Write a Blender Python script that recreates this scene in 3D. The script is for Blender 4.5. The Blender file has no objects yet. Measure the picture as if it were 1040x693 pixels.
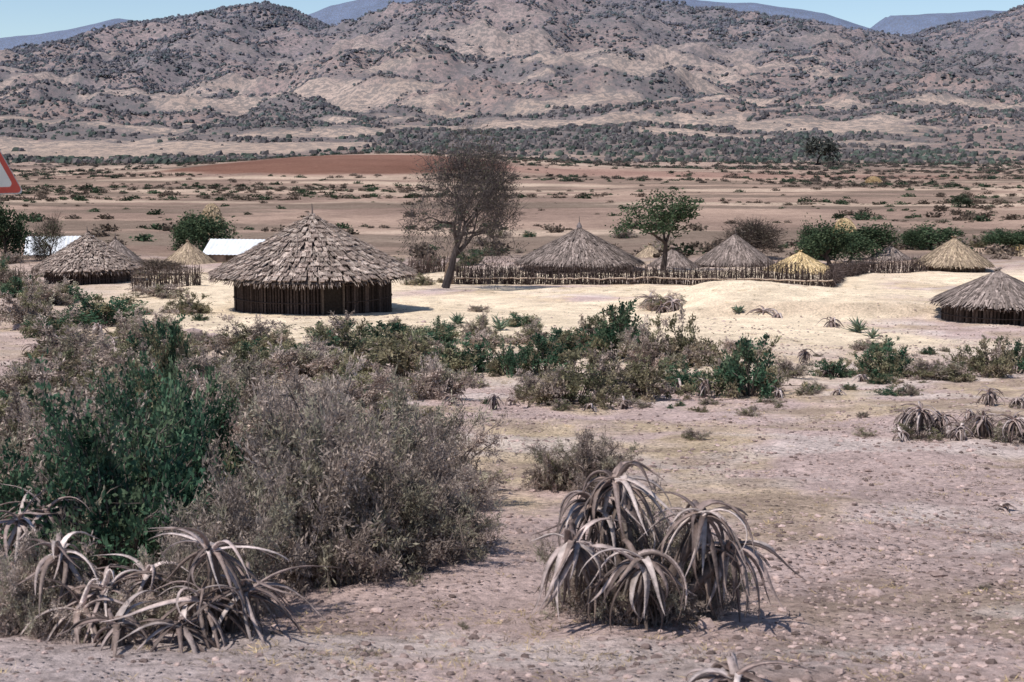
import bpy, math, numpy as np
from mathutils import Vector
sc=bpy.context.scene
R_=np.random.RandomState
# ---------------------------------------------------------------- camera model
F=1444.0; CZ=2.8
TP=196.5/F; PIT=math.atan(TP); cp,sp=math.cos(PIT),math.sin(PIT)
def ray(px,py):
    h=(px-520)/F; v=(346.5-py)/F
    return h/(cp+v*sp),(v*cp-sp)/(cp+v*sp)
def at(px,py,d):
    a,b=ray(px,py); return np.array([a*d,d,CZ+b*d])
# ---------------------------------------------------------------- noise
T=R_(11).rand(512,512)
def vn(x,y):
    x=np.asarray(x,float);y=np.asarray(y,float)
    xi=np.floor(x).astype(int);yi=np.floor(y).astype(int)
    fx=x-xi;fy=y-yi;fx=fx*fx*(3-2*fx);fy=fy*fy*(3-2*fy)
    a=T[xi&511,yi&511];b=T[(xi+1)&511,yi&511];c=T[xi&511,(yi+1)&511];d=T[(xi+1)&511,(yi+1)&511]
    return (a*(1-fx)+b*fx)*(1-fy)+(c*(1-fx)+d*fx)*fy
def fbm(x,y,o=5,g=.5):
    s=0;a=1;n=0
    for i in range(o):
        s=s+a*vn(x+37.3*i,y+91.7*i);n+=a;a*=g
        x,y=(x*.8-y*.6)*2.03,(x*.6+y*.8)*2.03
    return s/n
def ridged(x,y,o=5):
    s=0;a=1;n=0
    for i in range(o):
        s=s+a*(1-np.abs(2*vn(x+17.3*i,y+51.7*i)-1));n+=a;a*=.5
        x,y=(x*.8-y*.6)*2.03,(x*.6+y*.8)*2.03
    return s/n
def sm(x,a,b):
    t=np.clip((x-a)/(b-a),0,1);return t*t*(3-2*t)
# ---------------------------------------------------------------- terrain height
rows=[(693,7.5),(640,9.5),(540,13),(450,20),(400,29),(360,42),(318,62),(290,82),(270,105),(240,150),(210,240),(187,420),(166,760)]
dl=np.array([3.0]+[r[1] for r in rows]+[900,1000.]); zl=np.array([0]+[CZ-(r[0]-150)*r[1]/F for r in rows]+[0.,2.])
LD=np.linspace(math.log(3),math.log(1000),600)
ZD=np.interp(LD,np.log(dl),zl); k=np.hanning(43);k/=k.sum()
ZD=np.convolve(np.pad(ZD,21,mode='edge'),k,'valid')
YR=2400.;YF=6200.
r1=np.array([(-500,120),(-200,90),(0,60),(60,48),(135,24),(180,21),(230,10),(270,4),(300,13),(340,31),(380,25),(430,0),(480,-18),(540,-28),(600,-18),(640,-6),(700,9),(760,14),(820,25),(870,40),(905,43),(960,30),(1000,20),(1040,9),(1250,-15),(1600,30)],float)
r2=np.array([(-500,70),(-200,55),(0,41),(60,34),(130,22),(180,32),(300,24),(340,7),(400,-5),(500,-15),(620,-10),(700,1),(760,3),(830,15),(880,34),(900,19),(950,15),(1000,11),(1040,12),(1300,20),(1600,40)],float)
def prof(r,Y):
    p=[at(a,b,Y) for a,b in r];return np.array([q[0] for q in p]),np.array([q[2] for q in p])
X1,Z1=prof(r1,YR);X2,Z2=prof(r2,YF)
def height(x,y):
    x=np.asarray(x,float);y=np.asarray(y,float);x,y=np.broadcast_arrays(x,y)
    d=np.maximum(y,3.01)
    z=np.interp(np.log(d),LD,ZD)
    z=z+.28*(fbm(x/2.6+9,y/2.6)-.5)*sm(d,5,12)+.07*(fbm(x/.35,y/.35,3)-.5)*(1-sm(d,30,60))
    z=z+.6*(fbm(x/14,y/14)-.5)*sm(d,14,40)+1.6*(fbm(x/80,y/80)-.5)*sm(d,120,300)+5*(fbm(x/300,y/300)-.5)*sm(d,300,800)
    z=z+.72*np.exp(-((x-11.3)/3.9)**2-((y-70)/3.6)**2)+.25*(ridged(x/4,y/4,3)-.5)*np.exp(-((x-14)/9)**2-((y-68)/8)**2)
    yb=y+2.5*(fbm(x/5+3,y/30)-.5)+.22*(x-8)
    z=z+.55*sm(yb,60,61.2)*(1-sm(y,63,78))*sm(x,6,10)*(1-sm(x,18,23))
    z=z+7*np.exp(-((x+52)/85)**2-((y-590)/130)**2)
    w=(fbm(x/500,y/500+5,3)-.5)
    t=np.clip((y-760)/(YR-760),0,1)
    H=np.interp(x+w*260*t*(1-t)*4*.6,X1,Z1)
    up=t**1.85
    m=H*up
    rg=ridged(x/420+w,y/420)-.55
    m=m+rg*160*up**.6*(1-up)+ (ridged(x/130+w,y/130,4)-.5)*62*sm(t,.05,.5)*(1-.75*sm(t,.85,1))+(fbm(x/35,y/35,3)-.5)*17*sm(t,0,.3)*(1-.5*sm(t,.85,1))
    back=np.exp(-(np.maximum(y-YR,0)/650)**2)
    m=np.where(y>YR,m*back,m)
    f=np.interp(x,X2,Z2)*np.exp(-((y-YF)/1100)**2)*(1+.10*(fbm(x/500,y/500)-.5))
    return z*(1-sm(y,900,1400))+ m*sm(y,760,800)+f*sm(y,2900,3600)+0.0
def hit(px,py,dmax=3000):
    a,b=ray(px,py);d=np.exp(np.linspace(math.log(4),math.log(dmax),2500))
    z=CZ+b*d;h=height(a*d,d);i=np.argmax(z<h)
    if z[i]>=h[i]:i=-1
    return np.array([a*d[i],d[i],float(h[i])])
# ---------------------------------------------------------------- ground colour
def mix(a,b,t):return a*(1-t)+b*t
def field(x,y):   # cleared terraces on the hillside
    return np.maximum(sm(fbm(x/230+3,y/80+7,3),.58,.63),sm(fbm(x/130+31,y/45+17,3),.61,.66))*(1-sm(y,1500,2200))
def gcol(x,y):
    x,y=np.broadcast_arrays(np.asarray(x,float),np.asarray(y,float));d=np.maximum(y,3)
    c=lambda *v:np.array(v)
    one=np.ones(x.shape+(3,))
    n1=fbm(x/6,y/6)[...,None];n2=fbm(x/1.3+5,y/1.3)[...,None];n3=fbm(x/30,y/45+3)[...,None]
    col=one*c(.57,.43,.395)
    col=mix(col,one*c(.64,.50,.31),sm(n1*.55+n2*.45,.45,.59)*.75)
    col=mix(col,one*c(.33,.24,.22),sm(n2,.52,.70)*.6)
    col=mix(col,one*c(.72,.61,.56),sm(fbm(x/2.2+15,y/1.6+4)[...,None],.54,.70)*.65)
    col=mix(col,one*c(.56,.46,.44)*(.9+.2*n2),((1-sm(y+.5*n1[...,0],8.3,9.4))*(1-sm(x,-2.2,-.6)))[...,None]*.85)
    sand=(sm(d,36,50)*(1-sm(d,90,108)))[...,None]*sm(x+.25*d,-8,2)[...,None]
    sand=np.maximum(sand,(np.exp(-((x-3.5)/5)**4-((y-36)/4.5)**4))[...,None]*.8)
    sand=sand*sm(fbm(x/9+40,y/9)[...,None],.30,.48)
    col=mix(col,one*c(.80,.65,.48)*(.82+.34*n2),sand)
    yb=y+2.5*(fbm(x/5+3,y/30)-.5)+.22*(x-8)
    bk=sm(yb,59.6,60.3)*(1-sm(yb,61,62))*sm(x,6,10)*(1-sm(x,18,23))
    col=mix(col,one*c(.46,.35,.26),bk[...,None]*.6)
    lf=((1-sm(x+.25*d,-8,2))*sm(d,30,45))[...,None]
    col=mix(col,one*c(.50,.38,.31),lf*.6)
    far=sm(d,95,125)[...,None]
    pl=mix(one*c(.38,.27,.215),one*c(.27,.19,.155),sm(n3,.4,.65))
    st=fbm(x/60,y/16+11)[...,None]
    pl=mix(pl,one*c(.50,.385,.30),sm(st,.54,.66)*.75)
    st2=fbm(x/50+9,y/16+31)[...,None]
    pl=mix(pl,one*c(.17,.13,.105),sm(st2,.50,.64)*.8)
    pl=pl*(.8+.4*fbm(x/6,y/4+3)[...,None])
    e=((x+62)/62)**2+((y-520)/72)**2+.5*(fbm(x/30,y/30)-.5)
    pl=mix(pl,one*c(.175,.088,.066),(1-sm(e,.75,1.1))[...,None]*.92)
    e=((x-75)/95)**2+((y-505)/30)**2
    pl=mix(pl,one*c(.29,.17,.14),(1-sm(e,.8,1.1))[...,None]*.6)
    col=mix(col,pl,far)
    hill=sm(d,720,900)[...,None]
    hc=mix(one*c(.29,.20,.165),one*c(.18,.14,.125),sm(fbm(x/120,y/120)[...,None],.38,.58))
    hc=mix(hc,one*c(.43,.32,.25),field(x,y)[...,None])
    col=mix(col,hc,hill)
    hz=(1-np.exp(-np.maximum(d-500,0)/4200))[...,None]  # aerial haze painted into the ground colour, growing with distance
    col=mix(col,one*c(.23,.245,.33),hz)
    col=mix(col,one*c(.15,.20,.32),sm(d,3000,4000)[...,None]*.9)  # far range painted blue for haze, part of its base colour
    return col
# ---------------------------------------------------------------- mesh helpers
class Acc:
    def __init__(s):s.V=[];s.F=[];s.C=[];s.n=0
    def add(s,V,Fc,C):
        V=np.asarray(V,float).reshape(-1,3);Fc=np.asarray(Fc,int).reshape(-1,3)
        C=np.asarray(C,float)
        if C.ndim==1:C=np.tile(C,(len(V),1))
        s.V.append(V);s.F.append(Fc+s.n);s.C.append(C);s.n+=len(V)
    def arr(s):return np.concatenate(s.V),np.concatenate(s.F),np.concatenate(s.C)
def mk_mesh(name,V,Fc,C,mat,smooth=False):
    me=bpy.data.meshes.new(name);me.vertices.add(len(V));me.vertices.foreach_set('co',np.ascontiguousarray(V,dtype=np.float32).ravel())
    me.loops.add(Fc.size);me.loops.foreach_set('vertex_index',np.ascontiguousarray(Fc,dtype=np.int32).ravel())
    me.polygons.add(len(Fc));me.polygons.foreach_set('loop_start',np.arange(len(Fc),dtype=np.int32)*Fc.shape[1])
    me.polygons.foreach_set('use_smooth',np.full(len(Fc),smooth,dtype=bool))
    me.update(calc_edges=True)
    ca=me.color_attributes.new('Col','FLOAT_COLOR','POINT')
    ca.data.foreach_set('color',np.concatenate([C,np.ones((len(C),1))],1).astype(np.float32).ravel())
    me.materials.append(mat);return me
def obj(name,me,parent=None,loc=None):
    o=bpy.data.objects.new(name,me);sc.collection.objects.link(o)
    if parent:o.parent=parent
    if loc is not None:o.location=[float(v) for v in loc]
    return o
def build(acc,name,mat,smooth=False,parent=None,loc=None):
    V,Fc,C=acc.arr();return obj(name,mk_mesh(name,V,Fc,C,mat,smooth),parent,loc)
def empty(name,loc):
    e=bpy.data.objects.new(name,None);sc.collection.objects.link(e);e.location=[float(v) for v in loc];return e
def nrm(v):return v/np.maximum(np.linalg.norm(v,axis=-1,keepdims=True),1e-9)
def tube(acc,path,rad,sides,col,flat=1.0,cap=True):
    P=np.asarray(path,float);N=len(P);t=nrm(np.gradient(P,axis=0))
    ref=np.array([0,0,1.]) if abs(t[:,2]).mean()<.8 else np.array([1.,0,0])
    a=nrm(np.cross(t,ref));b=np.cross(a,t)
    th=np.arange(sides)*2*math.pi/sides;rad=np.asarray(rad,float)*np.ones(N)
    V=P[:,None]+rad[:,None,None]*(np.cos(th)[None,:,None]*a[:,None]+flat*np.sin(th)[None,:,None]*b[:,None])
    i=np.arange(N-1)[:,None]*sides;j=np.arange(sides)[None];j2=(j+1)%sides
    A=(i+j).ravel();B=(i+j2).ravel();C_=(i+sides+j2).ravel();D=(i+sides+j).ravel()
    fs=np.concatenate([np.stack([A,B,C_],1),np.stack([A,C_,D],1)])
    if cap:
        L=(N-1)*sides;fs=np.concatenate([fs,np.array([[L,L+q,L+q+1] for q in range(1,sides-1)])])
    acc.add(V.reshape(-1,3),fs,col)
def rhombs(acc,b,d,L,W,col,rng):
    n=len(b);d=nrm(d);s=nrm(np.cross(d,rng.randn(n,3)));L=np.broadcast_to(L,n)[:,None];W=np.broadcast_to(W,n)[:,None]
    V=np.stack([b,b+d*L*.5+s*W*.5,b+d*L,b+d*L*.5-s*W*.5],1)
    i=np.arange(n)[:,None]*4
    fs=np.concatenate([i+[[0,1,2]],i+[[0,2,3]]]);acc.add(V.reshape(-1,3),fs,np.repeat(col,4,0))
def scatter(acc,tmpls,P,S,rot,col,rng):
    w=rng.randint(0,len(tmpls),len(P))
    for k_,(V,Fc,sh) in enumerate(tmpls):
        m=w==k_
        if not m.any():continue
        p=P[m];s=S[m];c,s_=np.cos(rot[m]),np.sin(rot[m]);n=len(p)
        v=V[None]*s[:,None,:]
        v=np.stack([v[...,0]*c[:,None]-v[...,1]*s_[:,None],v[...,0]*s_[:,None]+v[...,1]*c[:,None],v[...,2]],-1)+p[:,None]
        f=Fc[None]+np.arange(n)[:,None,None]*len(V)
        acc.add(v.reshape(-1,3),f.reshape(-1,3),(col[m][:,None]*sh[None,:,None]).reshape(-1,3))
def slab(acc,o,ex,ey,ez,col):
    q=np.array([[a,b,c] for a in(0,1) for b in(0,1) for c in(0,1)],float)
    V=o+q[:,:1]*ex+q[:,1:2]*ey+q[:,2:]*ez
    fs=[[0,1,3],[0,3,2],[4,6,7],[4,7,5],[0,4,5],[0,5,1],[2,3,7],[2,7,6],[0,2,6],[0,6,4],[1,5,7],[1,7,3]]
    acc.add(V,fs,col)
# ---------------------------------------------------------------- materials
def attr_mat(name,rough=.9,ns=8.,amt=.3,bump=0.,transl=0.,rnd=0.,spec=None,bs=None):
    m=bpy.data.materials.new(name);m.use_nodes=True;nt=m.node_tree;N=nt.nodes;L=nt.links
    bs_=N['Principled BSDF'];out=N['Material Output']
    if spec is None:
        N.remove(bs_);bs_=N.new('ShaderNodeBsdfDiffuse');L.new(bs_.outputs[0],out.inputs['Surface'])
    at_=N.new('ShaderNodeAttribute');at_.attribute_name='Col'
    tc=N.new('ShaderNodeTexCoord');no=N.new('ShaderNodeTexNoise');no.inputs['Scale'].default_value=ns;no.inputs['Detail'].default_value=3
    L.new(tc.outputs['Object'],no.inputs['Vector'])
    mr=N.new('ShaderNodeMapRange');mr.inputs[1].default_value=.3;mr.inputs[2].default_value=.7;mr.inputs[3].default_value=1-amt;mr.inputs[4].default_value=1+amt
    L.new(no.outputs['Fac'],mr.inputs[0])
    mx=N.new('ShaderNodeVectorMath');mx.operation='SCALE';L.new(at_.outputs['Color'],mx.inputs[0])
    fac=mr.outputs[0]
    if rnd:
        oi=N.new('ShaderNodeObjectInfo');r2_=N.new('ShaderNodeMapRange');r2_.inputs[3].default_value=1-rnd;r2_.inputs[4].default_value=1+rnd
        L.new(oi.outputs['Random'],r2_.inputs[0]);mm=N.new('ShaderNodeMath');mm.operation='MULTIPLY';L.new(fac,mm.inputs[0]);L.new(r2_.outputs[0],mm.inputs[1]);fac=mm.outputs[0]
    L.new(fac,mx.inputs['Scale']);L.new(mx.outputs[0],bs_.inputs[0])
    if spec is not None:
        bs_.inputs['Roughness'].default_value=rough;bs_.inputs['Specular IOR Level'].default_value=spec
    if bump:
        n2=N.new('ShaderNodeTexNoise');n2.inputs['Scale'].default_value=bs or ns*3;n2.inputs['Detail'].default_value=3;L.new(tc.outputs['Object'],n2.inputs['Vector'])
        bp=N.new('ShaderNodeBump');bp.inputs['Strength'].default_value=bump;bp.inputs['Distance'].default_value=.03;L.new(n2.outputs['Fac'],bp.inputs['Height']);L.new(bp.outputs[0],bs_.inputs['Normal'])
    if transl:
        tr=N.new('ShaderNodeBsdfTranslucent');L.new(mx.outputs[0],tr.inputs['Color']);ms=N.new('ShaderNodeMixShader');ms.inputs[0].default_value=transl
        L.new(bs_.outputs[0],ms.inputs[1]);L.new(tr.outputs[0],ms.inputs[2]);L.new(ms.outputs[0],out.inputs['Surface'])
    return m
M_leaf=attr_mat('foliage',.7,3,.25,transl=.24,rnd=.22)
M_scrub=attr_mat('scrub',.95,.05,.2)
M_wood=attr_mat('weathered_wood',.9,12,.3,bump=.4)
M_thatch=attr_mat('thatch',.95,6,.35,bump=.5)
M_stone=attr_mat('stone',.95,20,.25,bump=.4)
M_aloe=attr_mat('aloe_leaf',.55,14,.42,spec=.3,rnd=.1,bump=.3)
M_paint=attr_mat('sign_paint',.45,10,.06,spec=.5)
M_tin=attr_mat('corrugated_iron',.5,1.5,.12,spec=.5)
M_mud=attr_mat('mud_wall',.95,4,.25,bump=.5)
def ground_mat():
    m=bpy.data.materials.new('dry_soil');m.use_nodes=True;nt=m.node_tree;N=nt.nodes;L=nt.links;N.remove(N['Principled BSDF'])
    b=N.new('ShaderNodeBsdfDiffuse');L.new(b.outputs[0],N['Material Output'].inputs['Surface'])
    A=N.new('ShaderNodeAttribute');A.attribute_name='Col';tc=N.new('ShaderNodeTexCoord')
    sp_=N.new('ShaderNodeSeparateXYZ');L.new(tc.outputs['Object'],sp_.inputs[0])
    def noise(s,de=5,r=.6):
        n=N.new('ShaderNodeTexNoise');n.inputs['Scale'].default_value=s;n.inputs['Detail'].default_value=de;n.inputs['Roughness'].default_value=r;L.new(tc.outputs['Object'],n.inputs['Vector']);return n.outputs['Fac']
    def rng_(i,a,b_,c,d):
        r=N.new('ShaderNodeMapRange');r.inputs[1].default_value=a;r.inputs[2].default_value=b_;r.inputs[3].default_value=c;r.inputs[4].default_value=d;L.new(i,r.inputs[0]);return r.outputs[0]
    def mul(x,y):
        q=N.new('ShaderNodeMath');q.operation='MULTIPLY';L.new(x,q.inputs[0]);L.new(y,q.inputs[1]);return q.outputs[0]
    f=mul(rng_(noise(.9,8,.7),.3,.7,.74,1.26),rng_(noise(11,6,.75),.32,.68,.58,1.42))
    f=mul(f,rng_(noise(.012,9,.75),.3,.7,.78,1.22))
    v=N.new('ShaderNodeTexVoronoi');v.inputs['Scale'].default_value=15;L.new(tc.outputs['Object'],v.inputs['Vector'])
    vm=rng_(v.outputs['Distance'],.15,.32,1,0);pm=rng_(noise(1.3,4),.42,.56,0,1);pk=mul(vm,pm)
    near=rng_(sp_.outputs['Y'],22,50,1,0);pk=mul(pk,near)
    pc=rng_(v.outputs['Color'],0,1,.4,1.3)
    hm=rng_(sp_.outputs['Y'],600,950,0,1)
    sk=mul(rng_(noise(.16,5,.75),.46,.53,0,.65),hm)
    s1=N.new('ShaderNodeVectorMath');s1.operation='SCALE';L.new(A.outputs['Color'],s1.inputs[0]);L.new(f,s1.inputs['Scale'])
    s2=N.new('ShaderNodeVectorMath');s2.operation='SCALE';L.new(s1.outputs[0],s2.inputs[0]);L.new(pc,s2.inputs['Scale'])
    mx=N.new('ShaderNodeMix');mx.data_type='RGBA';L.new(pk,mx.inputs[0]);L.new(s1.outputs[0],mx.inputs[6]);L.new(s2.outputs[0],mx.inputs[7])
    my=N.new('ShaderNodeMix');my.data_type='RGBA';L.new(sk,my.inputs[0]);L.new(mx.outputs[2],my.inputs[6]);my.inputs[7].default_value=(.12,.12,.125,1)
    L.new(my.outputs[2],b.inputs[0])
    ad=N.new('ShaderNodeMath');ad.operation='ADD';L.new(noise(7,8,.75),ad.inputs[0]);L.new(pk,ad.inputs[1])
    bp=N.new('ShaderNodeBump');bp.inputs['Strength'].default_value=1;bp.inputs['Distance'].default_value=.08;L.new(ad.outputs[0],bp.inputs['Height']);L.new(bp.outputs[0],b.inputs['Normal'])
    return m
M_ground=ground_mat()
# ---------------------------------------------------------------- terrain sheet
Y=np.concatenate([np.linspace(-60,4,24),np.exp(np.linspace(math.log(4.1),math.log(9500),640))])
u=np.linspace(-1,1,561);u=np.sign(u)*np.abs(u)**1.35
W=np.maximum(Y,0)*.95+25
GX=W[:,None]*u[None];GY=np.repeat(Y[:,None],len(u),1);GZ=height(GX,GY)
nr,nc=GX.shape;V=np.stack([GX,GY,GZ],-1).reshape(-1,3)
i=(np.arange(nr-1)[:,None]*nc+np.arange(nc-1)[None]).ravel()
Fq=np.stack([i,i+1,i+nc+1,i+nc],1)
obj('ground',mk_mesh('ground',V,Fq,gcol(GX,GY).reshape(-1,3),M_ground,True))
# ---------------------------------------------------------------- templates
t_=(1+5**.5)/2
ICV=nrm(np.array([(-1,t_,0),(1,t_,0),(-1,-t_,0),(1,-t_,0),(0,-1,t_),(0,1,t_),(0,-1,-t_),(0,1,-t_),(t_,0,-1),(t_,0,1),(-t_,0,-1),(-t_,0,1)],float))
ICF=np.array([(0,11,5),(0,5,1),(0,1,7),(0,7,10),(0,10,11),(1,5,9),(5,11,4),(11,10,2),(10,7,6),(7,1,8),(3,9,4),(3,4,2),(3,2,6),(3,6,8),(3,8,9),(4,9,5),(2,4,11),(6,2,10),(8,6,7),(9,8,1)])
rg=R_(3)
blobs=[]
for q in range(12):   # low rounded crowns: 4-point skirt, 4-point shoulder
    an=np.arange(4)*math.pi/2+rg.rand(4)*.6
    lo=np.stack([np.cos(an),np.sin(an),np.full(4,-.15)],1)*(.8+.4*rg.rand(4,1));an=an+.7
    hi=np.stack([np.cos(an)*.62,np.sin(an)*.62,.75+.35*rg.rand(4)],1)
    v=np.concatenate([lo,hi]);f=[]
    for j in range(4):f+=[(j,(j+1)%4,4+j),((j+1)%4,4+(j+1)%4,4+j)]
    f+=[(4,5,6),(4,6,7)];blobs.append((v,np.array(f),.6+.8*rg.rand(8)))
stones=[]
for q in range(8):
    v=ICV*(.75+.4*rg.rand(12,1));v[:,2]*=.65;stones.append((v,ICF,np.ones(12)))
def leafcloud(n,sz,rng,flat=.8):
    a=Acc();c=nrm(rng.randn(9,3))*.55;c[:,2]=np.abs(c[:,2])
    p=c[rng.randint(0,9,n)]+rng.randn(n,3)*.22;p[:,2]=np.abs(p[:,2])*flat
    rhombs(a,p,rng.randn(n,3),sz*(.6+.8*rng.rand(n)),sz*.7,np.repeat((.65+.7*rng.rand(n))[:,None],3,1),rng)
    V,Fc,C=a.arr();return V,Fc,C[:,0]
clouds=[leafcloud(120,.3,rg) for q in range(5)]
# ---------------------------------------------------------------- hillside scrub
def haze(c,d):  # blends a bluish aerial haze into the shrub colours by distance
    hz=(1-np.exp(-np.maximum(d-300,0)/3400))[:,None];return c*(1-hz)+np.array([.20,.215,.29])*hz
rg=R_(5);n=230000
y=np.sqrt(rg.uniform(740**2,2560**2,n));x=rg.uniform(-.46,.46,n)*y
den=.22+.95*sm(fbm(x/160,y/90+2),.36,.56)*(.30+.9*sm(fbm(x/28+5,y/24,4),.40,.57))-1.3*field(x,y)
den=np.maximum(den,.5*(1-sm(np.abs(y-790),15,45))*sm(fbm(x/60+4,y/30),.46,.6))
kp=rg.rand(n)<den;x,y=x[kp],y[kp];n=len(x)
z=height(x,y);s=(.7+2.3*rg.rand(n)**2.2)*(1+.3*sm(y,1200,2400))
grn=rg.rand(n,1)<np.where(np.abs(y-790)<60,.5,.3)[:,None]
c=np.where(grn,np.array([[.06,.078,.05]]),np.array([[.10,.085,.074]]))*(.55+.8*rg.rand(n,1))
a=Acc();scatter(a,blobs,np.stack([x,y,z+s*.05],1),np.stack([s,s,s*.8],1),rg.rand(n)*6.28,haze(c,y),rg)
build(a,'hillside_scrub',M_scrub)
# plain shrubs
rg=R_(6);n=24000
y=np.sqrt(rg.uniform(112**2,760**2,n));x=rg.uniform(-.5,.5,n)*y
f1=fbm(x/55,y/24+8,4);den=.05+.95*sm(f1,.53,.61)+.4*sm(y,620,740)*sm(fbm(x/30,y/30),.4,.6)
den=den+1.1*np.exp(-((y-350-.08*x)/30)**2)*sm(-x,0,40)
e=((x+62)/66)**2+((y-520)/76)**2;den=np.where(e<1,.0,den)
kp=rg.rand(n)<den;x,y=x[kp],y[kp];n=len(x);s=(.2+1.5*rg.rand(n)**1.8)*(1+.4*sm(y,300,700))
c=np.where(rg.rand(n,1)<.4,np.array([[.055,.08,.048]]),np.array([[.16,.125,.10]]))*(.5+.9*rg.rand(n,1))
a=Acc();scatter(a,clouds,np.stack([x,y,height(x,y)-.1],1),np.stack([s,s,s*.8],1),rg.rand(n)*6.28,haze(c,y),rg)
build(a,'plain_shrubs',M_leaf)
# ---------------------------------------------------------------- stones and dry grass
rg=R_(8);n=36000
y=np.exp(rg.uniform(math.log(6),math.log(60),n));x=rg.uniform(-.5,.5,n)*(y+4)
kp=rg.rand(n)<(.16+.9*sm(fbm(x/3+2,y/3),.38,.58));x,y=x[kp],y[kp];n=len(x)
s=.009+.026*rg.rand(n)**2.8+.0007*y*rg.rand(n);big=rg.rand(n)<.010;s[big]*=1.9
c=np.array([[.46,.345,.315]])*(.25+.9*rg.rand(n,1))
a=Acc();scatter(a,stones,np.stack([x,y,height(x,y)+s*.15],1),np.stack([s*(.8+.6*rg.rand(n)),s,s*(.6+.4*rg.rand(n))],1),rg.rand(n)*6.28,c,rg)
build(a,'scattered_stones',M_stone)
def tuft(n,rng):
    a=Acc();b=rng.randn(n,3)*[.35,.35,0];d=rng.randn(n,3)*[.8,.8,.2]+[0,0,.5]
    rhombs(a,b,d,.6+.7*rng.rand(n),.07,np.repeat((.6+.7*rng.rand(n))[:,None],3,1),rng);V,Fc,C=a.arr();return V,Fc,C[:,0]
tufts=[tuft(20,rg) for q in range(5)]
n=18000;y=np.exp(rg.uniform(math.log(7),math.log(110),n));x=rg.uniform(-.5,.5,n)*(y+4)
kp=rg.rand(n)<(.04+.9*sm(fbm(x/4+12,y/4),.48,.61));x,y=x[kp],y[kp];n=len(x);s=(.015+.055*rg.rand(n)**2+.0012*y)
c=np.where(rg.rand(n,1)<.66,np.array([[.56,.43,.25]]),np.array([[.19,.15,.12]]))*(.6+.7*rg.rand(n,1))
a=Acc();scatter(a,tufts,np.stack([x,y,height(x,y)-.01],1),np.stack([s*1.3,s*1.3,s*.6],1),rg.rand(n)*6.28,c,rg)
build(a,'dry_grass',M_leaf)
# ---------------------------------------------------------------- bushes
def bush_mesh(name,seed,kind,ns,nsec,nl,LL,LW,cols,bark=(.20,.16,.14)):
    rng=R_(seed);a=Acc();B=[];D=[];CC=[];S=[]
    cols=np.array(cols)
    for i in range(ns):
        az=rng.rand()*6.283;el=math.asin(min(1,rng.rand()**.9*.98+.02))
        rr=.55+.5*rng.rand();rr*=.6+.75*float(vn(az*1.6+seed,el*2.4+3.3))
        tg=np.array([math.cos(az)*math.cos(el),math.sin(az)*math.cos(el),math.sin(el)])*rr*1.08
        st=np.array([tg[0]*.15,tg[1]*.15,-.03]);t=np.linspace(0,1,6)[:,None]
        path=st+(tg-st)*t+np.array([0,0,.12])*np.sin(t*math.pi)+rng.randn(6,3)*.022*t
        tube(a,path,np.linspace(.014,.004,6),4,np.array(bark)*(.7+.6*rng.rand()),cap=False)
        sd=nrm(path[-1]-path[-2]);cl=cols[rng.randint(len(cols))]
        for j in range(nsec):
            tt=rng.uniform(.3,1);p=np.array([np.interp(tt,t[:,0],path[:,q]) for q in range(3)])
            dr=nrm(sd*.6+rng.randn(3)*.6+[0,0,.25]);ln=rng.uniform(.10,.30)
            q1=p+dr*ln*.5+rng.randn(3)*.015;q2=p+dr*ln+np.array([0,0,-.03 if kind=='grey' else 0])
            tube(a,[p,q1,q2],[.005,.003,.0015],3,np.array(bark)*(.9+.8*rng.rand()),cap=False)
            m=rng.randint(nl//2,nl);s=rng.rand(m,1)**.7
            B.append(p+(q2-p)*s+rng.randn(m,3)*(.022 if kind=='grey' else .03));D.append(dr*.6+rng.randn(m,3)*.6+[0,0,.15])
            CC.append(cl*(.45+.75*rng.rand()+.4*rng.rand(m,1)));
    B=np.concatenate(B);D=np.concatenate(D);CC=np.concatenate(CC);B[:,2]=np.maximum(B[:,2],0.0);n=len(B)
    rhombs(a,B,D,LL*(.5+.9*rng.rand(n)),LW*(.6+.8*rng.rand(n)),CC,rng)
    V,Fc,C=a.arr();return mk_mesh(name,V,Fc,C,M_leaf)
GREY=[(.38,.305,.265),(.45,.37,.32),(.30,.245,.215),(.32,.29,.22)]
GREEN=[(.06,.11,.07),(.075,.135,.082),(.042,.085,.055),(.10,.14,.085)]
OLIVE=[(.21,.195,.12),(.27,.235,.155),(.15,.155,.095),(.31,.255,.185)]
ng=[bush_mesh('dry_bush_mesh',20+q,'grey',60,13,48,.055,.0125,GREY) for q in range(4)]
nG=[bush_mesh('green_bush_mesh',30+q,'green',50,11,26,.055,.030,GREEN) for q in range(3)]
mg=[bush_mesh('dry_shrub_mesh',40+q,'grey',40,10,26,.085,.025,GREY+OLIVE[:1]) for q in range(4)]
mG=[bush_mesh('green_shrub_mesh',50+q,'green',38,9,24,.075,.04,GREEN+OLIVE[:2]) for q in range(4)]
mO=[bush_mesh('olive_shrub_mesh',60+q,'grey',38,10,26,.085,.032,OLIVE+GREY[:1]) for q in range(4)]
kinds={'g':('dry_bush',ng),'G':('green_bush',nG),'a':('dry_shrub',mg),'b':('green_shrub',mG),'o':('olive_shrub',mO)}
rb=R_(77)
def bush(px,py,w,h,k):
    nm,ms=kinds[k];p=hit(px,py);d=p[1];r=w*d/F/2;hh=h*d/F
    o=obj(nm,ms[rb.randint(len(ms))]);o.location=(p[0],p[1]+r*.5,float(height(p[0],p[1]+r*.5))-.03)
    o.scale=(r*1.15,r*1.05,hh*1.08);o.rotation_euler=(rb.randn()*.05,rb.randn()*.05,rb.rand()*6.28)
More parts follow.
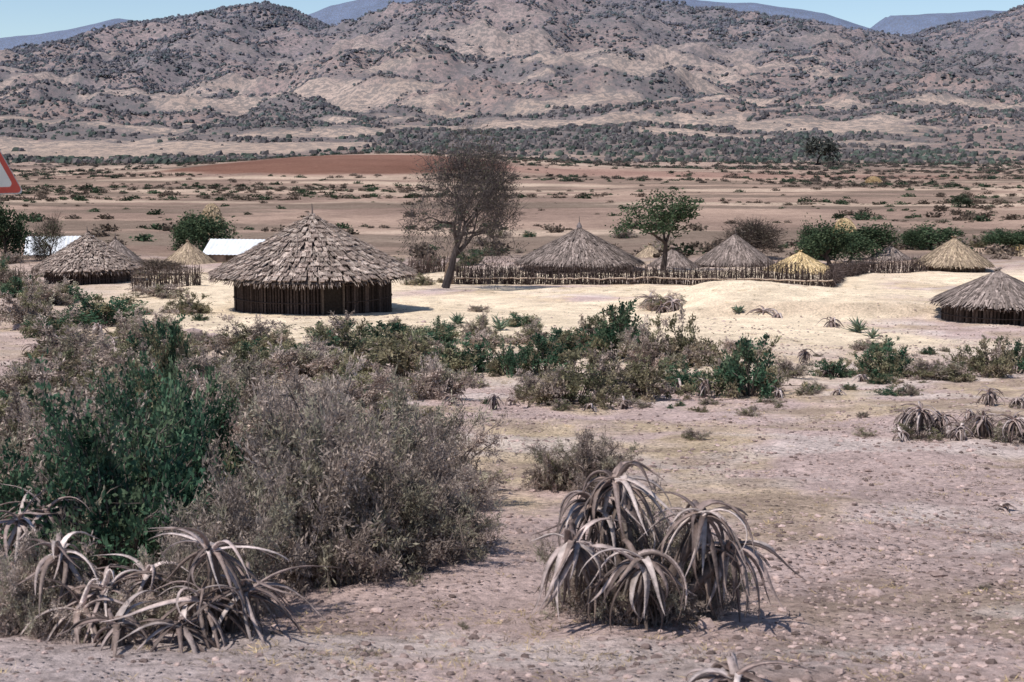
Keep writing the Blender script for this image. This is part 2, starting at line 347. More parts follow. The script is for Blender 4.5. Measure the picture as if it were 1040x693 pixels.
B=[(300,600,220,160,'g'),(395,580,190,120,'g'),(220,630,170,130,'g'),(455,565,120,70,'g'),(350,550,210,150,'g'),(260,510,190,120,'g'),(430,520,160,90,'g'),
(110,600,220,160,'G'),(30,570,150,125,'G'),(165,550,170,150,'G'),(80,520,160,110,'g'),(150,480,130,100,'G'),(20,645,120,90,'g'),(240,560,120,90,'a'),(60,470,140,80,'a'),(180,640,110,90,'g'),(300,470,150,76,'g'),(240,445,160,70,'g'),(160,440,90,75,'b'),(70,600,120,110,'a'),(370,480,150,66,'a'),(120,650,120,60,'g'),(60,640,100,70,'a'),(470,500,80,35,'a'),(200,520,110,100,'G'),(30,480,130,80,'a'),
(600,502,110,58,'g'),(640,632,140,84,'g'),(700,628,115,100,'g'),(590,620,90,70,'g'),(660,600,90,90,'a'),(738,600,60,60,'a'),(560,500,50,40,'a'),
(30,335,90,34,'a'),(100,333,90,32,'b'),(60,372,120,42,'a'),(150,375,80,48,'b'),(172,405,64,66,'b'),(210,400,110,45,'a'),(20,405,100,44,'a'),(110,420,130,50,'a'),(300,385,110,46,'a'),(355,380,110,46,'o'),(250,356,90,28,'a'),(400,390,110,50,'o'),(440,406,80,54,'a'),(470,380,80,34,'b'),(335,350,70,24,'a'),(320,378,80,36,'b'),(280,425,130,50,'a'),(180,440,110,50,'a'),(0,450,110,50,'a'),(390,365,90,32,'b'),(430,372,70,30,'a'),(350,425,110,44,'a'),(60,400,90,40,'o'),(240,395,90,40,'o'),(130,395,90,44,'a'),
(555,380,85,36,'b'),(585,412,105,50,'o'),(632,366,84,50,'b'),(605,356,60,34,'o'),(692,374,74,50,'o'),(655,408,78,40,'o'),(570,364,60,26,'b'),(765,404,92,54,'b'),(735,396,60,34,'o'),(757,360,54,20,'a'),(850,384,50,18,'b'),(905,384,62,34,'b'),(885,382,46,24,'o'),(945,386,66,20,'a'),(1012,384,62,40,'o'),(1035,380,46,30,'b'),(530,332,46,14,'b'),(515,382,46,36,'b'),(620,396,60,36,'a'),(560,398,60,34,'a'),(540,350,60,22,'a'),(800,384,50,18,'a'),(660,374,60,40,'a'),(700,400,60,28,'b'),(540,408,50,24,'a'),(975,388,50,20,'o'),
(705,448,36,12,'a'),(760,424,32,10,'a'),(820,402,26,8,'a'),(880,445,30,9,'a'),(470,640,24,9,'a'),(55,308,70,20,'a'),(15,303,60,20,'b'),(160,303,60,16,'a'),(200,352,40,18,'a'),(620,340,30,12,'a'),(720,412,24,8,'a'),(250,378,70,26,'b'),(130,350,70,26,'a'),(490,354,50,20,'a'),(440,347,50,18,'b'),(400,338,40,13,'a'),(375,668,26,10,'a'),(1000,600,26,8,'a'),
(940,448,60,20,'a'),(1000,446,60,22,'a'),(1035,452,50,22,'a'),(675,316,50,16,'a'),(780,398,40,22,'a')]
for b_ in B:bush(*b_)
for q in range(70):
    px=rb.uniform(0,490);py=rb.uniform(305,430);w=rb.uniform(18,62);h=w*rb.uniform(.3,.5)
    if 205<px<430 and py-h<324:continue
    bush(px,py,w,h,rb.choice(list('aabo')))
for q in range(60):
    px=rb.uniform(480,1060);py=rb.uniform(355,425);w=rb.uniform(8,32);bush(px,py,w,w*rb.uniform(.3,.5),rb.choice(list('aabo')))
for q in range(50):
    px=rb.uniform(-20,1060);py=rb.uniform(262,292)
    if px>480:py=rb.uniform(240,262) 
    w=rb.uniform(10,34);bush(px,py,w,w*rb.uniform(.3,.5),rb.choice(list('aabo')))
# ---------------------------------------------------------------- aloes
def leaf(a,p,az,el,L,w,droop,col,rng,segs=12,chan=.4):
    el=min(el,1.25)
    d=np.array([math.cos(az)*math.cos(el),math.sin(az)*math.cos(el),math.sin(el)])
    side=np.array([-math.sin(az),math.cos(az),0.])+rng.randn(3)*.2;side=nrm(side);P=[p];pp=p.copy()
    out=np.array([math.cos(az),math.sin(az),0]);cu=rng.uniform(-.15,.32)
    sw=rng.randn()*.08
    for i in range(segs-1):
        f=i/segs
        d=nrm(d+np.array([0,0,-droop])*(1.0 if f<.6 else .15)-out*cu*(f>.55)+side*sw);pp=pp+d*L/(segs-1);P.append(pp)
    P=np.array(P);tt=np.linspace(0,1,segs);wd=w*(1-tt**1.5)*.5*(1+.3*np.exp(-(tt/.12)**2))+.0015
    tg=nrm(np.gradient(P,axis=0));s=nrm(side-tg*(tg@side)[:,None]);up=np.cross(tg,s);up*=np.where((up[0,2]<0),-1,1)
    V=np.stack([P+s*wd[:,None]+up*wd[:,None]*chan,P+s*wd[:,None]*.45-up*wd[:,None]*.35,P-s*wd[:,None]*.45-up*wd[:,None]*.35,P-s*wd[:,None]+up*wd[:,None]*chan,P-up*wd[:,None]*.02],1)
    k_=5;i=np.arange(segs-1)[:,None]*k_;j=np.arange(k_)[None];j2=(j+1)%k_
    A_=(i+j).ravel();B_=(i+j2).ravel();C_=(i+k_+j2).ravel();D_=(i+k_+j).ravel()
    cc=np.tile(col,(segs*k_,1))*np.repeat(1.0+.3*(.5-tt),k_)[:,None]
    a.add(V.reshape(-1,3),np.concatenate([np.stack([A_,B_,C_],1),np.stack([A_,C_,D_],1)]),cc)
ALC=((.41,.325,.305),(.26,.195,.18),(.50,.415,.39),(.15,.11,.10),(.23,.17,.15))
def rosette(a,p,n,L,w,rng,droop=.22,elr=(-.45,1.2),cols=ALC):
    for i in range(n):
        az=i*2.4+rng.randn()*.5;e=elr[0]+(elr[1]-elr[0])*(i+.5)/n+rng.randn()*.18
        c=np.array(cols[rng.randint(len(cols))])*(.7+.5*rng.rand())*(.7+.45*i/n)
        leaf(a,p+rng.randn(3)*.015,az,e,L*(.55+.55*rng.rand()),w*(.7+.5*rng.rand()),droop*(.6+.9*rng.rand()),c,rng)
def aloe(heads,base,L,w,seed,n=26,droop=.22,name='aloe_plant',**k):
    rng=R_(seed);a=Acc()
    for h in heads:
        h=np.array(h)-base
        if h[2]>.12:
            t=np.linspace(0,1,6)[:,None];pth=np.array([0,0,-.05])+(h+[0,0,.05])*t
            tube(a,pth,np.linspace(.05,.035,6),7,(.12,.09,.08))
            for q in range(26):
                tq=rng.uniform(.2,.95);leaf(a,h*tq,rng.rand()*6.28,rng.uniform(-1.2,-.2),L*rng.uniform(.35,.75),w*.6,.25,np.array([.18,.135,.115])*(.5+.8*rng.rand()),rng)
        rosette(a,h,n,L,w,rng,droop,**k)
    return build(a,name,M_aloe,True,loc=base)
b0=hit(655,634);d0=b0[1]
aloe([at(626,492,d0+.25),at(582,554,d0-.1),at(712,524,d0),at(650,572,d0-.25),at(603,516,d0+.35),at(740,560,d0+.1)],b0,.58,.046,1,n=32,droop=.27)
def a1(px,py,hp,L,w,seed,n=22,droop=.2,dy=0,**k):
    b=hit(px,py);aloe([at(px+0,py-hp,b[1]+dy)],b,L,w,seed,n,droop,**k)
b1=hit(95,640);aloe([at(60,565,b1[1]),at(110,600,b1[1]-.2),at(150,590,b1[1]+.1),at(85,620,b1[1]-.3)],b1,.58,.036,2,n=28,droop=.2)
b1=hit(225,640);aloe([at(215,560,b1[1]-.1),at(205,610,b1[1]-.2),at(250,600,b1[1]-.1)],b1,.66,.032,3,n=24,droop=.17,elr=(-.5,1.0))
b1=hit(30,600);aloe([at(20,530,b1[1]-.2),at(45,520,b1[1])],b1,.55,.036,4,n=22,droop=.2)
a1(745,703,14,.5,.042,5,n=32,droop=.19,elr=(-.1,.8))
a1(180,655,20,.5,.036,6,n=20,droop=.18,elr=(-.1,.9))
a1(120,655,20,.5,.036,7,n=20,droop=.18,elr=(-.1,.9))
for i_,(px,py,hp,Lp,n_) in enumerate([(935,446,28,26,40),(955,444,20,24,32),(920,444,22,22,26),(998,446,20,24,34),(1030,450,22,28,34),(915,448,8,16,18),(975,448,12,20,24),(1005,412,12,20,24),(1035,415,8,18,20),(985,428,8,16,20),(502,416,12,15,22),(715,404,14,16,28),(634,416,8,13,20),(690,400,7,14,18),(850,402,5,12,14),(817,370,12,13,20),(845,332,4,20,22),(775,320,3,22,20),(790,323,3,18,16),(660,313,8,20,24),(684,316,8,18,22),(672,318,5,18,20),(100,340,8,18,20),(265,345,7,16,18),(60,352,7,16,18),(75,368,7,16,18),(20,330,7,18,18),(115,352,7,16,18),(35,360,7,16,18),(420,398,10,17,20),(460,412,8,16,20),(900,378,6,13,16),(970,386,6,16,20),(945,380,7,14,18),(925,384,7,14,16),(745,404,7,13,16),(790,404,7,13,18),(780,396,9,14,18),(520,412,5,12,12),(1018,520,4,16,12),(840,384,6,12,16),(875,388,6,13,16),(700,445,4,12,12),(600,418,6,12,14),(570,414,6,12,14)]):
    b=hit(px,py);s_=b[1]/F;aloe([at(px,py-hp,b[1])],b,Lp*s_*1.2,max(.045,2.6*s_),100+i_,n_,.24)
ag=((.11,.16,.11),(.14,.19,.13),(.18,.21,.14))
for i_,(px,py,Lp) in enumerate([(508,336,17),(465,330,12),(490,330,9),(872,338,17),(750,320,9),(886,344,10)]):
    b=hit(px,py);s_=b[1]/F;aloe([b+[0,0,.05]],b,Lp*s_*1.15,max(.07,2.6*s_),200+i_,34,.0,name='agave_plant',elr=(.1,1.4),cols=ag)
# ---------------------------------------------------------------- huts
def cone(a,R0,z0,R1,z1,n,col,rng,j=.02):
    th=np.linspace(0,2*math.pi,n,endpoint=False);r=1+rng.randn(n)*j
    v0=np.stack([R0*r*np.cos(th),R0*r*np.sin(th),np.full(n,z0)],1);v1=np.stack([R1*np.cos(th),R1*np.sin(th),np.full(n,z1)],1)
    i=np.arange(n);j_=(i+1)%n;a.add(np.concatenate([v0,v1]),np.concatenate([np.stack([i,j_,n+j_],1),np.stack([i,n+j_,n+i],1)]),col)
def hut(px,d,hw,peak,eave,style,seed,cols,wf=.75,wall=(.13,.095,.075),fin=10,door=None):
    rng=R_(seed);c0=at(px,eave,d);zg=float(height(c0[0],d));Rr=hw*d/F;ze=c0[2]-zg;za=at(px,peak,d)[2]-zg
    e=empty('thatched_hut',(c0[0],d,zg));a=Acc();cols=np.array(cols)
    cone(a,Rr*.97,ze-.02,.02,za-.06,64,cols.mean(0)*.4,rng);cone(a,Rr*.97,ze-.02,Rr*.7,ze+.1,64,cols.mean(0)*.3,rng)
    sl=math.hypot(Rr,za-ze)
    def fr(th):
        er=np.array([math.cos(th),math.sin(th),0]);s=(er*Rr+np.array([0,0,ze-za]))/sl
        return er,np.array([-math.sin(th),math.cos(th),0]),s,np.cross(s,np.array([-math.sin(th),math.cos(th),0]))*1.0
    apex=np.array([0,0,za])
    if style=='shingle':
        nt_=14;stp=sl/nt_
        for t in range(nt_,0,-1):
            l1=stp*t+rng.randn()*.02;r=l1*Rr/sl;nb=max(6,int(2*math.pi*r/.22));ph=rng.rand()
            for b in range(nb):
                th=(b+ph+rng.randn()*.25)*2*math.pi/nb;er,et,s,nn=fr(th)
                if nn[2]<0:nn=-nn
                L=stp*1.5;w=.22*rng.uniform(.6,1.1);ll=l1+rng.randn()*.045;sk=et*rng.randn()*.05
                o=apex+s*(ll-L)-et*w/2;lf=rng.uniform(.06,.13);sd=s*L+nn*lf+sk;cl=cols[rng.randint(len(cols))]*(.5+.7*rng.rand())
                slab(a,o,sd,et*w,nn*rng.uniform(.03,.06),cl)
                m=10;pb=o+sd*(.35+.5*rng.rand(m,1))+et*w*rng.rand(m,1)+nn*.06
                rhombs(a,pb,s+rng.randn(m,3)*.10+nn*.02,stp*rng.uniform(.4,.8,m),.026,cl*(.45+1.0*rng.rand(m,1)),rng)
        N=1200
    else:N=int(3200+900*Rr/4)
    l=sl*np.sqrt(rng.rand(N))*1.0;th=rng.rand(N)*2*math.pi
    er=np.stack([np.cos(th),np.sin(th),0*th],1);s=nrm(er*Rr+np.array([0,0,ze-za]));et=np.stack([-np.sin(th),np.cos(th),0*th],1);nn=np.cross(s,et);nn*=np.sign(nn[:,2:3])
    lift=rng.rand(N,1)*.10+(.12 if style=='shingle' else .0);b=apex+s*l[:,None]+nn*lift
    dr=s+et*rng.randn(N,1)*(.10 if style!='shingle' else .4)-nn*.02;Ls=rng.uniform(.35,.8,N)*(1 if style!='shingle' else .45)
    rr_=nrm(dr)*Ls[:,None];wd=rng.uniform(.025,.06,(N,1))*et*(1 if style!='shingle' else .4)
    V=np.stack([b-rr_*.6-wd,b-rr_*.6+wd,b+rr_*.4+wd*.6,b+rr_*.4-wd*.6],1);i=np.arange(N)[:,None]*4
    a.add(V.reshape(-1,3),np.concatenate([i+[[0,1,2]],i+[[0,2,3]]]),np.repeat(cols[rng.randint(len(cols),size=N)]*(.5+.85*rng.rand(N,1)),4,0))
    n=int(Rr*150);th=rng.rand(n)*6.283;er=np.stack([np.cos(th),np.sin(th),0*th],1)
    rhombs(a,er*Rr*(.95+.04*rng.rand(n,1))+np.array([0,0,ze+.04]),er*.6+np.array([0,0,-.7])+rng.randn(n,3)*.15,.16+.22*rng.rand(n),.05,cols[rng.randint(len(cols),size=n)]*(.45+.6*rng.rand(n,1)),rng)
    tube(a,[(0,0,za-.35),(0,0,za-.1),(0,0,za+.12)],[.34,.2,.07],9,cols[0]*.8)
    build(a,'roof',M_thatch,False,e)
    if fin:
        a=Acc();fz=fin*d/F;tube(a,[(0,0,za-.2),(.02,0,za+fz*.5),(.0,.02,za+fz)],[.05,.04,.02],6,(.16,.13,.12))
        if fin==12:tube(a,[(0,0,za+.05),(0,0,za+.2),(0,0,za+.42)],[.22,.17,.05],9,(.2,.17,.17))
        build(a,'finial_stake',M_wood,False,e)
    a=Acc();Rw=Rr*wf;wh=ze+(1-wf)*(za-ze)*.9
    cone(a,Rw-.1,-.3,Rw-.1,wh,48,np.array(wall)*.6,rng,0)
    npst=int(2*math.pi*Rw/.14)
    for i in range(npst):
        th=(i+rng.randn()*.15)*2*math.pi/npst;c,s_=math.cos(th),math.sin(th);ln=rng.randn()*.02
        tube(a,[(Rw*c,Rw*s_,-.25),((Rw+ln)*c,(Rw+ln)*s_,wh*rng.uniform(.9,1.0))],[.062,.05],5,np.array(wall)*(.4+1.2*rng.rand()))
    for zz in(.3,.65):
        th=np.linspace(0,6.283,49);tube(a,np.stack([(Rw+.075)*np.cos(th),(Rw+.075)*np.sin(th),0*th+wh*zz],1),.022,4,np.array(wall)*1.2,cap=False)
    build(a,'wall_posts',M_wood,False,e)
    if door is not None:
        a=Acc();er=np.array([math.cos(door),math.sin(door),0]);et=np.array([-er[1],er[0],0]);z=np.array([0,0,1.])
        slab(a,er*(Rw-.03)-et*.42-z*.2,er*.14,et*.84,z*(wh+.1),(.035,.028,.024))
        for q in(-.5,.42):slab(a,er*(Rw)+et*q-z*.2,er*.2,et*.09,z*(wh+.1),(.11,.085,.07))
        build(a,'door',M_wood,False,e)
    return e
GR=[(.39,.31,.27),(.30,.235,.205),(.47,.385,.335)]
GD=[(.25,.20,.18),(.19,.155,.14),(.31,.25,.225)]
YE=[(.62,.46,.25),(.52,.38,.20),(.72,.55,.33)]
TA=[(.38,.29,.21),(.30,.23,.17),(.44,.34,.24)]
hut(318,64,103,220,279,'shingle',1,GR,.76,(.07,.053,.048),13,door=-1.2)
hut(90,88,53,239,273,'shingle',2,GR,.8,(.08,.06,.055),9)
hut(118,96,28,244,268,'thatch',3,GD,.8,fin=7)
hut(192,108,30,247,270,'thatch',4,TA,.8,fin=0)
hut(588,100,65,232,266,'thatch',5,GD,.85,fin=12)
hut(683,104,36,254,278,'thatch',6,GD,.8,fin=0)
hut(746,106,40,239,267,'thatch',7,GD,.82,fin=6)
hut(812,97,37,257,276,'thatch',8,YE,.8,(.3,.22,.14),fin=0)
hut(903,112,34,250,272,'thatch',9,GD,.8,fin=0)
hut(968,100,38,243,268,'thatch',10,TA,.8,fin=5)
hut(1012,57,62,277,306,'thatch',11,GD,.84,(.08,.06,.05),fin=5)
hut(660,118,24,250,268,'thatch',12,TA,.8,fin=0)
hut(1050,118,26,246,266,'thatch',13,TA,.8,fin=0)
# tin-roofed houses
def tin(px,d,wpx,ridge,eave,rot):
    c=at(px,eave,d);zg=float(height(c[0],d));w=wpx*d/F;ze=c[2]-zg;za=at(px,ridge,d)[2]-zg;D=4.2
    e=empty('tin_roofed_house',(c[0],d,zg));e.rotation_euler=(0,0,rot)
    a=Acc();slab(a,np.array([-w/2+.2,-D/2+.25,-.3]),np.array([w-.4,0,0]),np.array([0,D-.5,0]),np.array([0,0,ze+.25]),(.34,.25,.19))
    for s in(-1,1):
        V=np.array([(s*(w/2-.2),-D/2+.25,ze-.05),(s*(w/2-.2),D/2-.25,ze-.05),(s*(w/2-.2),0,za-.08)]);a.add(V,[[0,1,2]],(.34,.25,.19))
    build(a,'walls',M_mud,False,e)
    a=Acc();n=int(w/.08);xs=np.linspace(-w/2,w/2,n)
    for s in(-1,1):
        zz=.018*np.sin(np.arange(n)*math.pi/2);v=np.concatenate([np.stack([xs,np.full(n,s*D/2),ze+zz],1),np.stack([xs,np.zeros(n),za+zz],1)])
        i=np.arange(n-1);a.add(v,np.concatenate([np.stack([i,i+1,n+i+1],1),np.stack([i,n+i+1,n+i],1)]),(.68,.70,.73))
    build(a,'roof',M_tin,False,e)
    a=Acc();slab(a,np.array([-.4,-D/2+.18,-.1]),np.array([.8,0,0]),np.array([0,.06,0]),np.array([0,0,min(1.8,ze)]),(.1,.07,.05))
    slab(a,np.array([w*.28,-D/2+.19,ze*.45]),np.array([.6,0,0]),np.array([0,.055,0]),np.array([0,0,.5]),(.05,.05,.05));build(a,'door',M_wood,False,e)
tin(62,120,66,240,257,.2);tin(243,110,60,243,257,-.15)
# ---------------------------------------------------------------- fences
def fence(name,pts,h,sp,seed,col=(.085,.065,.06),rail=True,tilt=.13,br=.0):
    rng=R_(seed);a=Acc();P=np.array(pts);L=np.concatenate([[0],np.cumsum(np.linalg.norm(np.diff(P[:,:2],axis=0),axis=1))]);n=int(L[-1]/sp)
    for i in range(n):
        s=i*sp+rng.randn()*.05;x=np.interp(s,L,P[:,0])+rng.randn()*.05;y=np.interp(s,L,P[:,1])+rng.randn()*.12;z=float(height(x,y))
        hv=.8+.45*float(vn(s*.35+seed*9,seed));hh=h*hv*rng.uniform(.70,1.04)*(1.2 if rng.rand()<.04 else 1)
        lx,ly=rng.randn(2)*tilt
        tube(a,[(x,y,z-.15),(x+lx*.6+rng.randn()*.03,y+ly*.4,z+hh*.5),(x+lx,y+ly,z+hh)],[.026,.022,.009],4,np.array(col)*(.45+1.1*rng.rand()),cap=False)
        m=6;zz=rng.rand(m,1)*hh*.95   # brush woven between the sticks
        rhombs(a,np.concatenate([x+rng.randn(m,1)*.08,y+rng.randn(m,1)*.12,z+zz],1),rng.randn(m,3)*[1,.5,.9],.3+.3*rng.rand(m),.035,np.array(col)*(.5+1.5*rng.rand(m,1)),rng)
    if rail:
        s=np.linspace(0,L[-1],60);x=np.interp(s,L,P[:,0]);y=np.interp(s,L,P[:,1])-.28;z=height(x,y)+h*.3+rng.randn(60)*.02
        tube(a,np.stack([x,y,z],1),.045,5,(.46,.36,.29))
    build(a,name,M_wood)
fl=lambda *q:[hit(p,r)[:2].tolist()+[0] for p,r in q]
gd=lambda px,d:[at(px,290,d)[0],d,0]
dF=hit(600,289)[1]
fence('stick_fence',[hit(p,289)[:2].tolist()+[0] for p in(462,520,600)]+[gd(690,dF-1),gd(770,dF-3),gd(845,dF-5)],1.3,.03,1)
fence('stick_fence',[gd(845,dF-5),gd(852,90),gd(880,96),gd(940,97)],.9,.04,2,rail=False)
fence('stick_fence',fl((-20,292),(20,296),(40,296)),1.1,.05,3,(.12,.095,.08),rail=False)
fence('stick_fence',fl((135,296),(170,292),(205,290)),1.3,.04,6,(.11,.085,.075),rail=False)
fence('stick_fence',fl((415,280),(440,277),(462,276)),1.0,.05,4,(.11,.08,.07),rail=False)
# ---------------------------------------------------------------- trees
def grow(a,p,d,L,r,lv,mx,rng,tips,P):
    n=5;path=[p];dd=d
    for i in range(n-1):
        dd=nrm(dd+rng.randn(3)*P['wob']+np.array([0,0,P['up']]));p=p+dd*L/(n-1);path.append(p)
    r1=r*(.62 if lv<mx else .4);tube(a,path,np.linspace(r,r1,n),7 if lv<2 else(5 if lv<4 else 3),np.array(P['bark'])*(.8+.4*rng.rand()),cap=False)
    if lv>=mx-1:tips.extend([(path[q],dd) for q in(2,3,4)])
    if lv==mx:return
    nk=P['kids'][min(lv,len(P['kids'])-1)]
    ph=rng.rand()*6.28
    for q in range(nk):
        az=ph+q*2*math.pi/nk+rng.randn()*.4;s=P['spread']*rng.uniform(.6,1.3)
        u_=nrm(np.cross(dd,[.3,.7,.2]));v_=np.cross(dd,u_);nd=nrm(dd*math.cos(s)+(u_*math.cos(az)+v_*math.sin(az))*math.sin(s))
        st=path[-1] if q<2 else path[rng.randint(2 if lv else 3,n)]
        grow(a,st,nd,L*rng.uniform(.62,.9),r1*.8,lv+1,mx,rng,tips,P)
def tree(name,px,py,d,wpx,top,seed,P,leafcols,nleaf,lsz,crad,twig=0,lean=0,flat=1.):
    rng=R_(seed);a=Acc();tips=[]
    if d is None:b=hit(px,py)
    else:
        b=at(px,py,d);b[2]=float(height(b[0],d))
    d=b[1];H=at(px,top,d)[2]-b[2];Wd=wpx*d/F
    grow(a,np.zeros(3),nrm(np.array([lean*.1,0,1.])),P['L0'],P['r0'],0,P['mx'],rng,tips,P)
    tp=np.array([t[0] for t in tips]);td=np.array([t[1] for t in tips])
    if twig:
        ii=rng.randint(0,len(tp),twig);rhombs(a,tp[ii]+rng.randn(twig,3)*.05,td[ii]*.8+rng.randn(twig,3)*.7,.5+.5*rng.rand(twig),.022,np.array(P['bark'])*(.9+.8*rng.rand(twig,1)),rng)
    if nleaf:
        ii=rng.randint(0,len(tp),nleaf);lc=np.array(leafcols)[(ii*7)%len(leafcols)]*(.65+.7*rng.rand(nleaf,1))
        rhombs(a,tp[ii]+rng.randn(nleaf,3)*crad*[1,1,flat],rng.randn(nleaf,3)*[1,1,.6],lsz*(.6+.8*rng.rand(nleaf)),lsz*.6,lc,rng)
    V,Fc,C=a.arr();lo=np.percentile(V,1,0);hi=np.percentile(V,99.5,0)
    V[:,0]*=Wd/(hi[0]-lo[0]);V[:,1]*=Wd/(hi[1]-lo[1]);V[:,2]*=H/hi[2]
    cx=(np.percentile(V[:,0],50));V[:,0]+=(lean-cx)*(np.clip(V[:,2],0,None)/H)**1.5
    obj(name,mk_mesh(name,V,Fc,C,M_leaf),loc=(b[0],b[1],b[2]-.05))
PB=dict(L0=2.0,r0=.28,mx=6,kids=[5,3,3,3,3,3],spread=.72,wob=.13,up=.02,bark=(.065,.055,.055))
tree('bare_tree',452,293,None,108,134,14,PB,[(.12,.098,.088),(.085,.072,.065),(.10,.095,.07)],6500,.12,.3,twig=6500,lean=2.3)
PA=dict(L0=1.5,r0=.16,mx=4,kids=[3,3,3,3],spread=.75,wob=.14,up=.02,bark=(.07,.055,.05))
DG=[(.052,.078,.045),(.07,.098,.055),(.035,.057,.035),(.085,.11,.062)]
tree('acacia_tree',673,270,98,80,194,5,PA,DG,4400,.15,.22,lean=.6,flat=.4)
PL=dict(L0=.8,r0=.14,mx=4,kids=[4,3,3,3],spread=.75,wob=.14,up=.02,bark=(.09,.07,.06))
for i_,(px,d,w,top,base) in enumerate([(843,104,54,226,272),(862,108,44,236,272),(886,112,48,228,270),(944,128,52,227,262),(1016,126,46,233,262),(1040,128,40,234,262),(208,118,52,216,262),(190,124,30,218,262),(5,110,40,208,268),(826,112,30,226,268),(925,126,24,234,262)]):
    tree('leafy_tree',px,base,d,w,top,300+i_,PL,DG,3800,.17,.26)
tree('thin_tree',52,266,112,30,218,41,PL,[(.10,.12,.07),(.14,.13,.09)],1400,.14,.25,twig=1500)
tree('thin_tree',830,168,700,32,140,42,PA,[(.10,.105,.095)],700,.6,.3,flat=.4)
tree('thin_tree',975,214,240,18,197,43,PA,[(.07,.09,.06)],1500,.4,.35,flat=.6)
tree('dry_tree',760,268,115,60,222,44,PL,[(.19,.155,.13),(.15,.13,.10)],2600,.12,.3,twig=2500)
tree('dry_tree',160,300,95,60,262,45,PL,[(.25,.2,.15)],1500,.12,.3,twig=2500)
# haystacks
def hay(px,py,d,wpx,top,seed,col=(.50,.37,.2)):
    rng=R_(seed);b=at(px,py,d);b[2]=float(height(b[0],d));H=at(px,top,d)[2]-b[2];r=wpx*d/F/2;a=Acc()
    tt=np.linspace(0,1,9);tube(a,np.stack([0*tt,0*tt,tt*H*.97],1),r*.93*np.sqrt(np.clip(1-tt**1.6,0.003,1)),18,np.array(col)*.8)
    n=3500;t=rng.rand(n);th=rng.rand(n)*6.283;rr=r*np.sqrt(1-t**1.6)
    p=np.stack([rr*np.cos(th),rr*np.sin(th),t*H],1);rhombs(a,p,np.stack([np.cos(th)*.5,np.sin(th)*.5,-np.ones(n)],1)+rng.randn(n,3)*.3,r*.3,r*.035,np.array(col)*(.6+.8*rng.rand(n,1)),rng)
    build(a,'haystack',M_thatch,False,loc=b)
hay(857,245,145,26,221,1,(.60,.46,.28));hay(887,186,430,16,179,2,(.42,.3,.17));hay(216,245,150,26,206,3,(.50,.39,.27));hay(456,291,86,10,266,4,(.30,.22,.17));hay(1034,262,125,22,248,5)
# boulders
a=Acc();rg=R_(9);pp=[];ss=[]
for px,py,w in((195,342,26),(215,345,16),(180,340,14),(20,335,16),(470,392,10)):
    p=hit(px,py);pp.append(p);ss.append(w*p[1]/F/2)
pp=np.array(pp);ss=np.array(ss);scatter(a,stones,pp+[0,0,.1],np.stack([ss,ss,ss*.9],1),rg.rand(len(ss))*6,np.tile([[.40,.31,.29]],(len(ss),1)),rg);build(a,'boulders',M_stone)
# ---------------------------------------------------------------- traffic sign
dS=10.;c=at(-36,199,dS);zg=float(height(c[0],dS));e=empty('traffic_sign',(c[0],dS,zg));e.rotation_euler=(0,0,math.radians(52))
def tri(a,s,zc,y,col,th=.004,rd=.05):
    hgt=s*math.sqrt(3)/2;cs=[(-s/2,-hgt/3),(s/2,-hgt/3),(0,hgt*2/3)];pts=[]
    for k_,(x,z) in enumerate(cs):
        f=1-2*rd/s*1.0;cx,cz=x*f,z*f;a0=[210,330,90][k_]
        for q in np.linspace(-60,60,7):
            t=math.radians(a0+q);pts.append((cx+rd*.5*math.cos(t),cz+rd*.5*math.sin(t)))
    n=len(pts);V=[(x,y,zc+z) for x,z in pts]+[(x,y+th,zc+z) for x,z in pts]
    fs=[[0,i,i+1] for i in range(1,n-1)]+[[n,n+i+1,n+i] for i in range(1,n-1)]
    for i in range(n):j=(i+1)%n;fs+=[[i,n+i,n+j],[i,n+j,j]]
    a.add(V,fs,col)
hg=.9*math.sqrt(3)/2;zc=c[2]-zg+hg/3
a=Acc();tri(a,.9,zc,-.05,(.62,.62,.6));build(a,'plate',M_paint,False,e)
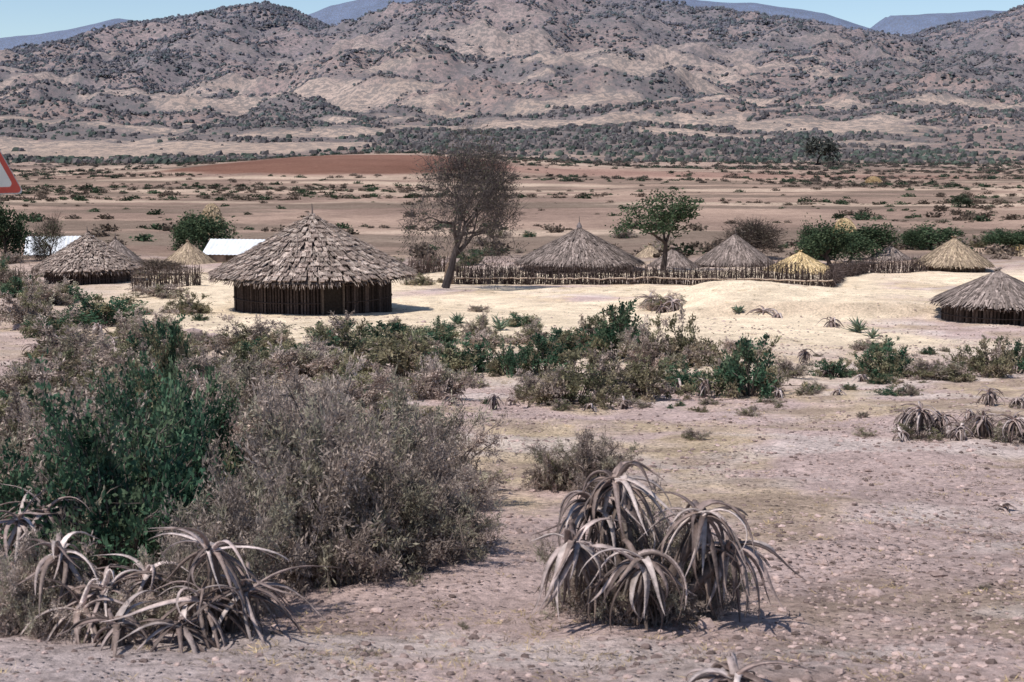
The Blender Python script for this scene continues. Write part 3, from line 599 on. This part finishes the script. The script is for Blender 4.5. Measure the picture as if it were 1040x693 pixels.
a=Acc();tri(a,.87,zc,-.056,(.62,.08,.05));build(a,'red_border',M_paint,False,e)
a=Acc();tri(a,.72,zc,-.062,(.82,.79,.70));build(a,'white_panel',M_paint,False,e)
a=Acc();slab(a,np.array([-.03,-.066,zc-.12]),np.array([.06,0,0]),np.array([0,.003,0]),np.array([0,0,.26]),(.02,.02,.02));slab(a,np.array([-.03,-.066,zc-.19]),np.array([.06,0,0]),np.array([0,.003,0]),np.array([0,0,.05]),(.02,.02,.02));build(a,'symbol',M_paint,False,e)
a=Acc();tube(a,[(0,0,-.4),(0,0,zc+.3)],.032,12,(.35,.35,.34));build(a,'post',M_paint,True,e)
# ---------------------------------------------------------------- light, sky, camera
EL=math.radians(60);AZ=math.radians(-130)   # azimuth of the sun measured from +Y towards +X
S=Vector((math.sin(AZ)*math.cos(EL),math.cos(AZ)*math.cos(EL),math.sin(EL)))
sun=bpy.data.lights.new('sun','SUN');sun.energy=4.5;sun.angle=math.radians(.5);sun.color=(1,.945,.875)
so=bpy.data.objects.new('sun',sun);sc.collection.objects.link(so);so.rotation_euler=S.to_track_quat('Z','Y').to_euler();so.location=(0,0,50)
w=bpy.data.worlds.new('World');sc.world=w;w.use_nodes=True;nt=w.node_tree;bg=nt.nodes['Background']
sk=nt.nodes.new('ShaderNodeTexSky');sk.sky_type='NISHITA';sk.sun_disc=False;sk.sun_elevation=EL;sk.sun_rotation=AZ;sk.altitude=1500;sk.air_density=1.0;sk.dust_density=1.0;sk.ozone_density=1.6
nt.links.new(sk.outputs[0],bg.inputs[0]);bg.inputs[1].default_value=.13
cam=bpy.data.cameras.new('camera');cam.sensor_width=36;cam.lens=50;cam.clip_start=.1;cam.clip_end=20000
cam.dof.use_dof=True;cam.dof.focus_distance=32;cam.dof.aperture_fstop=5.6
co=bpy.data.objects.new('camera',cam);sc.collection.objects.link(co);co.location=(0,0,CZ);co.rotation_euler=(math.pi/2-PIT,0,0);sc.camera=co
sc.view_settings.view_transform='Standard';sc.view_settings.look='None';sc.view_settings.exposure=0
